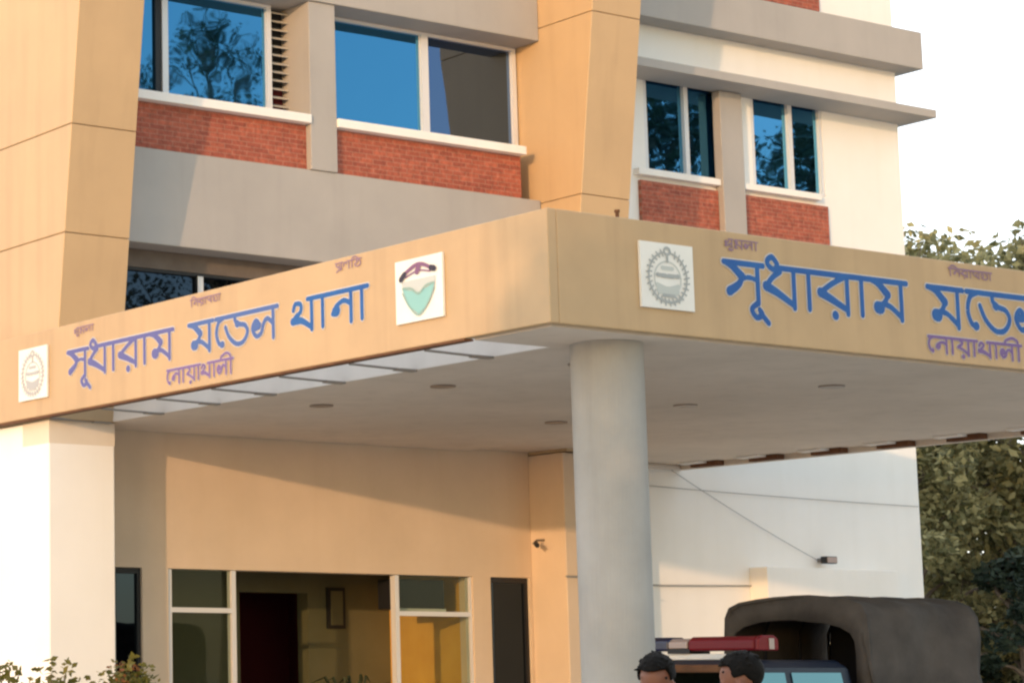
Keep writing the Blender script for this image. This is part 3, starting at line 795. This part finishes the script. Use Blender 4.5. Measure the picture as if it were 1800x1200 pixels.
can_o = T('canvas_hood', 'canvas', m, smooth=True)
# front flap: a frame of canvas round the dark opening
inner = [(-.69, .98), (-.70, 1.3), (-.71, 1.6), (-.71, 1.78), (-.69, 1.88), (-.64, 1.95), (-.54, 2.0), (-.36, 2.04), (-.18, 2.05), (0, 2.05)]
inner = inner + [(-y*0.93, z-0.02) for y, z in inner[-2::-1]]
m = MB()
for k in range(len(sec)):
    y, z = sec[k]; yi, zi = inner[k]
    m.v += [(0.012, y, z), (0.02+0.012*math.sin(k*1.3), yi, zi), (-0.012, yi, zi), (-0.012, y, z)]
for k in range(len(sec)-1):
    a, c = 4*k, 4*k+4
    for q in range(4):
        r = (q+1) % 4
        m.f.append((a+q, a+r, c+r, c+q))
T('front_flap', 'canvas', m, can_o, smooth=True)
m = MB().prism([(y*0.93, z-0.05) for y, z in sec], 'x', -1.33, -1.30); T('rear_curtain', 'canvas_in', m, can_o)
m = MB().box(-1.28, -0.15, -.60, .60, 1.06, 1.50); T('bed_bench', 'canvas_in', m)
for x in (-0.45, -0.9, -1.28):
    m = MB().tube([(x, -.74, 1.05), (x, -.73, 1.95), (x, -.62, 2.16), (x, 0, 2.20), (x, .62, 2.16), (x, .73, 1.95), (x, .74, 1.05)], 0.014, 6); T('hoop', 'canvas_in', m)
# roof light bar, blue and red ends with a pale centre
LBT = thing('light_bar', 'red and blue police light bar on the roof of the pickup truck', 'light bar', (3.47, 1.92, 1.70))
def LBp(name, mat, mb, bevel=0.0, parent=LBT):
    o = mb.build(name, M[mat], None, bevel=bevel); o.parent = parent; return o
def bar(y0, y1, z0=0.08, z1=0.198, dx=0.12): return MB().prism([(-dx, z0), (-dx, z1-0.03), (-dx+0.05, z1), (dx-0.05, z1), (dx, z1-0.03), (dx, z0)], 'y', y0, y1)
LBp('base', 'white_plastic', MB().box(-0.10, 0.10, -.30, .60, 0.005, 0.055), 0.01)
LBp('blue_lens', 'blue_lens', bar(.32, .70), 0.02)
LBp('centre_lens', 'clear_lens', bar(.105, .315, 0.10, 0.185, 0.125), 0.01)
LBp('red_lens', 'red_lens', bar(-.62, .10), 0.02)
LBp('end_cap', 'red_lens', bar(-.665, -.625, 0.08, 0.205, 0.12), 0.012)
LBp('end_plate', 'clear_lens', MB().box(0.0, 0.06, -.675, -.667, 0.09, 0.18), 0.004)
LBp('centre_base', 'black', MB().box(-0.12, 0.12, .08, .33, 0.058, 0.098))

# ------------------------------------------------------------------ people in front of the column
def sphere(m, c, r, n=12, sq=(1,1,1)):
    b = len(m.v)
    for i in range(n+1):
        th = pi*i/n
        for k in range(2*n):
            ph = pi*k/n
            m.v.append((c[0]+r*sq[0]*sin(th)*cos(ph), c[1]+r*sq[1]*sin(th)*sin(ph), c[2]+r*sq[2]*cos(th)))
    for i in range(n):
        for k in range(2*n):
            q = (k+1) % (2*n)
            m.f.append((b+i*2*n+k, b+i*2*n+q, b+(i+1)*2*n+q, b+(i+1)*2*n+k))
    return m
def remeshed(mb, name, mat, parent, vox, sm=6):
    o = mb.build(name, M[mat], None, smooth=True)
    o.parent = parent
    r = o.modifiers.new('remesh', 'REMESH'); r.mode = 'VOXEL'; r.voxel_size = vox; r.use_smooth_shade = True
    s = o.modifiers.new('smooth', 'SMOOTH'); s.factor = 0.5; s.iterations = sm
    return o
def person(label, loc, rz, shirt, tilt=0.0, look=0.0, H=1.70):
    """local frame: facing +x, up z, left +y"""
    t = thing('person', label, 'person', loc, rz)
    k = H/1.70
    def V(x, y, z): return (x*k, y*k, z*k)
    hb = Matrix.Translation(V(0.01, 0, 1.47)) @ Matrix.Rotation(look, 4, 'Z') @ Matrix.Rotation(tilt, 4, 'Y')
    def HP(x, y, z): return tuple(hb @ Vector(V(x, y, z)))
    m = MB()
    # torso, neck
    m.tube([V(0,0,.90), V(0,0,1.0), V(.005,0,1.15), V(0,0,1.30), V(-.005,0,1.40), V(-.005,0,1.44)], [x*k for x in (.135,.14,.135,.15,.12,.07)], 16)
    for s in (-1, 1):
        m.tube([V(0, s*.05, 1.38), V(-.005, s*.17, 1.385)], [.075*k, .06*k], 12)
        sphere(m, V(0, s*.08, 1.22), .095*k, 10, (.95, 1, 1.3))
        # arm: shoulder, elbow, wrist
        m.tube([V(-.005, s*.185, 1.385), V(-.01, s*.225, 1.23), V(-.015, s*.245, 1.09), V(.03, s*.25, .96), V(.06, s*.245, .85)], [x*k for x in (.058,.050,.042,.038,.027)], 12)
        m.tube([V(.06, s*.245, .86), V(.075, s*.243, .80), V(.085, s*.24, .755)], [x*k for x in (.027,.034,.030)], 10)
        for f, (dx, ln) in enumerate(((.030, .085), (.012, .095), (-.008, .09), (-.026, .07))):
            m.tube([V(.083+dx, s*.242, .765), V(.092+dx, s*.236, .765-ln*.5), V(.088+dx, s*.222, .765-ln)], [.0095*k, .009*k, .0075*k], 8)
        m.tube([V(.10, s*.235, .815), V(.128, s*.222, .78), V(.132, s*.212, .745)], [.012*k, .011*k, .008*k], 8)
        # leg
        m.tube([V(0, s*.085, .92), V(.005, s*.095, .72), V(.01, s*.10, .50), V(-.005, s*.10, .34), V(-.015, s*.10, .10), V(-.01, s*.10, .05)], [x*k for x in (.095,.082,.058,.056,.04,.04)], 14)
        m.tube([V(-.05, s*.10, .045), V(.05, s*.105, .045), V(.15, s*.115, .03)], [x*k for x in (.04,.042,.028)], 10)
    # neck and head
    m.tube([V(-.01, 0, 1.40), HP(-.005, 0, .06)], [.062*k, .056*k], 14)
    m.v += []; 
    def hs(c, r, sq=(1,1,1)):
        n0 = len(m.v); sphere(m, (0,0,0), r*k, 12, sq)
        for i in range(n0, len(m.v)):
            m.v[i] = tuple(hb.to_3x3() @ Vector(m.v[i]) + Vector(HP(*c)))
    hs((-.012, 0, .145), .086, (1.10, .88, 1.02))       # cranium
    hs((.030, 0, .085), .064, (.92, .88, 1.15))         # face
    hs((.052, 0, .030), .034, (.9, 1.05, .8))           # chin
    for s in (-1, 1):
        hs((.058, s*.034, .078), .022, (.8, 1, 1))      # cheek
        hs((.072, s*.030, .132), .016, (.8, 1.6, .7))   # brow
        hs((-.005, s*.080, .095), .026, (.62, .36, 1.2))# ear
        hs((.03, s*.03, .04), .034, (1.2, 1, .8))       # jaw
    hs((.092, 0, .098), .013, (.8, .8, 2.0)); hs((.100, 0, .080), .0155, (1, 1.2, .8))   # nose
    hs((.082, 0, .052), .014, (.7, 1.8, .5)); hs((.080, 0, .042), .014, (.7, 1.6, .5))  # lips
    body = remeshed(m, 'body', 'skin', t, 0.0075, 5)
    def part(name, mat, fill, vox=0.009, sm=4):
        q = MB(); fill(q); return remeshed(q, name, mat, t, vox, sm)
    def hair(q):
        n0 = len(q.v); r2 = random.Random(int(loc[0]*100))
        sphere(q, (0,0,0), .0985*k, 16, (1.10, .90, 1.02))
        keep = q.v[n0:]
        for i, v in enumerate(keep):
            x, y, z = v
            if z < -.02*k and x > -.03*k: z *= 0.35; 
            if x > .045*k and z < .045*k: x *= .42; z = max(z, .0)
            q.v[n0+i] = tuple(hb.to_3x3() @ Vector((x, y, z)) + Vector(HP(-.020, 0, .158)))
        for j in range(150):
            a = r2.uniform(0, 2*pi); e = r2.uniform(.15, 1.4)
            d = Vector((1.10*cos(a)*cos(e), .90*sin(a)*cos(e), 1.02*sin(e)))
            if d.x > .75: continue
            p = d*.093*k
            u = Vector((r2.uniform(-1,1), r2.uniform(-1,1), r2.uniform(-.4,.4)))*.014*k
            c = Vector(HP(-.020, 0, .158)); m3 = hb.to_3x3()
            q.tube([tuple(m3 @ p + c), tuple(m3 @ (p*1.03+u*.6) + c), tuple(m3 @ (p*1.03+u*1.3) + c)], [.0075*k, .0065*k, .004*k], 6)
    part('hair', 'hair', hair, 0.0045, 1)
    for s in (-1, 1):
        n0 = MB(); sphere(n0, HP(.074, s*.031, .112), .0108*k, 10); o = n0.build('eye', M['eye'], None, smooth=True); o.parent = t
        n1 = MB(); sphere(n1, HP(.0808, s*.031, .1105), .0056*k, 8); o2 = n1.build('iris', M['black'], None, smooth=True); o2.parent = o
        br = MB().tube([HP(.086, s*.016, .134), HP(.087, s*.030, .138), HP(.080, s*.046, .133)], [.004*k, .0045*k, .003*k], 6); o3 = br.build('eyebrow', M['hair'], None); o3.parent = t
    def shirt_f(q):
        q.tube([V(0,0,.86), V(0,0,1.0), V(.005,0,1.15), V(0,0,1.30), V(-.005,0,1.40), V(-.005,0,1.435)], [x*k for x in (.158,.156,.150,.164,.132,.078)], 20)
        for s in (-1, 1):
            q.tube([V(0, s*.05, 1.38), V(-.005, s*.17, 1.385)], [.088*k, .074*k], 12)
            sphere(q, V(0, s*.08, 1.22), .108*k, 10, (.95, 1, 1.3))
            q.tube([V(-.005, s*.18, 1.39), V(-.01, s*.226, 1.23), V(-.013, s*.240, 1.13)], [.073*k, .064*k, .062*k], 12)
    part('shirt', shirt, shirt_f)
    def tr_f(q):
        q.tube([V(0,0,.84), V(0,0,.94)], [.152*k, .148*k], 18)
        for s in (-1, 1):
            q.tube([V(0, s*.080, .92), V(.005, s*.095, .72), V(.01, s*.10, .50), V(-.003, s*.10, .30), V(-.01, s*.10, .075)], [x*k for x in (.108,.096,.078,.072,.066)], 14)
    part('trousers', 'trouser', tr_f)
    for s in (-1, 1):
        part('shoe', 'shoe', lambda q: q.tube([V(-.075, s*.10, .048), V(.05, s*.105, .050), V(.15, s*.115, .036), V(.185, s*.118, .032)], [x*k for x in (.044,.050,.040,.024)], 12))
    return t
person('person with short black hair and navy shirt standing in front of the round column', (-3.30, -4.13, 0), R(205), 'shirt', R(28), 0, 1.675)
person('person with black hair and olive shirt turned sideways in front of the pickup truck', (-3.17, -4.55, 0), R(128), 'shirt_b', R(18), 0, 1.675)

# ------------------------------------------------------------------ trees and shrubs
def leaves(m, c, r, n, size, rg, sq=(1,1,1), hollow=0.35):
    for _ in range(n):
        while True:
            p = Vector((rg.uniform(-1,1), rg.uniform(-1,1), rg.uniform(-1,1)))
            if hollow < p.length < 1: break
        p = Vector((c[0]+p.x*r*sq[0], c[1]+p.y*r*sq[1], c[2]+p.z*r*sq[2]))
        a = Vector((rg.gauss(0,1), rg.gauss(0,1), rg.gauss(0,.7))).normalized()
        b = a.cross(Vector((rg.gauss(0,1), rg.gauss(0,1), rg.gauss(0,1)))).normalized()
        s = size*rg.uniform(.6, 1.3); n_ = a.cross(b)
        k = len(m.v)
        m.v += [tuple(p-a*s*.5), tuple(p+b*s*.28+n_*s*.06), tuple(p+a*s*.5), tuple(p-b*s*.28+n_*s*.06)]
        m.f.append((k, k+1, k+2, k+3))
def raw_mesh(m, name, mat, parent):
    me = bpy.data.meshes.new(name); me.from_pydata(m.v, [], m.f)
    o = bpy.data.objects.new(name, me); COL.objects.link(o); me.materials.append(mat)
    o.parent = parent; return o
def tree(label, loc, height, spread, seed, mat='leaf', clumps=40, per=220, size=0.22, base=0.3, group=None, crad=None, name='tree', tr=0.2):
    rg = random.Random(seed)
    t = thing(name, label, 'tree', loc, 0, group)
    trunk = MB(); fol = MB()
    zb = height*base
    top = Vector((rg.uniform(-.3,.3), rg.uniform(-.3,.3), height*0.72))
    mid = Vector((rg.uniform(-.2,.2), rg.uniform(-.2,.2), height*0.35))
    trunk.tube([(0,0,-.1), tuple(mid), tuple(top)], [tr, tr*.75, tr*.25], 10)
    ends = []
    for i in range(clumps):
        a = rg.uniform(0, 2*pi); f = (i+rg.random())/clumps
        z = zb + (height-zb)*f
        prof = math.sin(pi*min(1, .12+.88*f))**.6
        rr = spread*prof*math.sqrt(rg.uniform(.08, 1.0))
        e = Vector((rr*cos(a), rr*sin(a), z - rg.uniform(0, .3)))
        s = Vector((0,0,max(height*.18, min(height*.70, z-rr*.7))))
        s = mid*(s.z/max(mid.z, .1)) if s.z < mid.z else mid.lerp(top, (s.z-mid.z)/(top.z-mid.z))
        h = s.lerp(e, .5) + Vector((rg.uniform(-.2,.2), rg.uniform(-.2,.2), .12*rr))
        trunk.tube([tuple(s), tuple(h), tuple(e)], [tr*.30, tr*.17, tr*.05], 5, False)
        ends.append(e)
        for q in range(2):
            e2 = e + Vector((rg.uniform(-1,1), rg.uniform(-1,1), rg.uniform(-.5,.8)))*(crad or spread*.22)
            trunk.tube([tuple(h.lerp(e,.6)), tuple(e2)], [tr*.08, tr*.03], 4, False)
    for e in ends:
        r = (crad or spread*.26)*rg.uniform(.6, 1.3)
        leaves(fol, e, r, int(per*rg.uniform(.6, 1.3)), size, rg, (1,1,.75), .0)
    raw_mesh(trunk, 'trunk', M['bark'], t)
    raw_mesh(fol, 'crown', M[mat], t)
    return t
G1 = 'trees beyond the right end of the building'
tree('tall olive green tree just past the white wing, its top showing above the canopy', (25.6, 17.0, 0), 9.45, 3.3, 3, clumps=100, per=260, size=0.20, base=.12, group=G1)
tree('olive green tree at the far right edge of the picture beyond the canopy', (25.6, 13.6, 0), 9.4, 3.2, 5, clumps=100, per=260, size=0.20, base=.12, group=G1)
tree('lower yellowish tree close to the corner of the white wing', (21.7, 14.3, 0), 6.2, 2.0, 8, clumps=60, per=300, size=0.15, base=.10, group=G1)
tree('dark green bushy tree at the lower right beside the truck canvas', (21.6, 12.2, 0), 3.6, 1.15, 11, 'leaf_deep', clumps=40, per=240, size=0.15, base=.08, group=G1)
tree('more distant green tree standing behind the others on the right', (32.5, 22.5, 0), 11.0, 4.8, 14, clumps=80, per=260, size=0.24, base=.12, group=G1)
G2 = 'trees across the yard mirrored in the windows'
tree('tall thin leaved tree across the yard, mirrored in the upper windows', (17.2, -12.6, 0), 15.6, 3.2, 21, 'leaf_dark', clumps=60, per=150, size=0.125, base=.45, group=G2, tr=.3, crad=.8)
tree('broad dark tree across the yard, mirrored in the wing windows', (28.0, -9.4, 0), 15.0, 4.6, 24, 'leaf_dark', clumps=80, per=200, size=0.22, base=.3, group=G2, tr=.4)
tree('dark tree farther across the yard, mirrored in the outer wing window', (35.5, -10.5, 0), 15.6, 4.8, 27, 'leaf_dark', clumps=80, per=200, size=0.22, base=.3, group=G2, tr=.4)

tree('leafy roadside tree left of the drive, shading the round column and canopy front', (-16.3, -11.4, 0), 9.0, 3.1, 41, 'leaf', clumps=150, per=300, size=0.2, base=.03, tr=.22)

def shrub(label, loc, h, w, seed, n, size, sparse=False):
    rg = random.Random(seed)
    t = thing('shrub', label, 'shrub', loc, 0, 'shrubs along the canopy drive')
    st = MB(); fo = MB(); red = MB()
    for i in range(26 if not sparse else 12):
        a = rg.uniform(0, 2*pi); r = w*math.sqrt(rg.random())
        z = h*(1-.35*(r/w)**2)*rg.uniform(.88, 1.0)
        p = [(0.2*r*cos(a), 0.2*r*sin(a), 0), (.7*r*cos(a), .7*r*sin(a), z*.6), (r*cos(a), r*sin(a), z*.93)]
        st.tube(p, [.012, .008, .004], 5, False)
        leaves(fo, (p[2][0], p[2][1], z*.86), h*.12, n//26, size, rg, (.9,.9,1.1), 0)
        if not sparse: leaves(fo, (p[1][0], p[1][1], z*.62), h*.22, n//20, size, rg, (1,1,1.2), 0)
        if not sparse and r < w*.55: leaves(red, (p[2][0], p[2][1], z*.96), h*.035, 7, size*.8, rg, (1,1,.8), 0)
    raw_mesh(st, 'stem', M['bark'], t); raw_mesh(fo, 'foliage', M['shrub'], t)
    if red.v: raw_mesh(red, 'new_leaves', M['shrub_red'], t)
    return t
shrub('rounded shrub with reddish tips in front of the dark narrow window', (-3.85, -0.3, 0), 1.82, .22, 31, 3800, .05)
shrub('sparse spindly shrub at the foot of the white pier', (-4.22, -0.05, 0), 1.90, .21, 33, 1500, .06, True)
shrub('thin low shrub at the left edge of the picture', (-4.52, 0.12, 0), 1.87, .15, 35, 1100, .06, True)

S.cycles.pixel_filter_type = 'BLACKMAN_HARRIS'
S.cycles.filter_width = 2.4
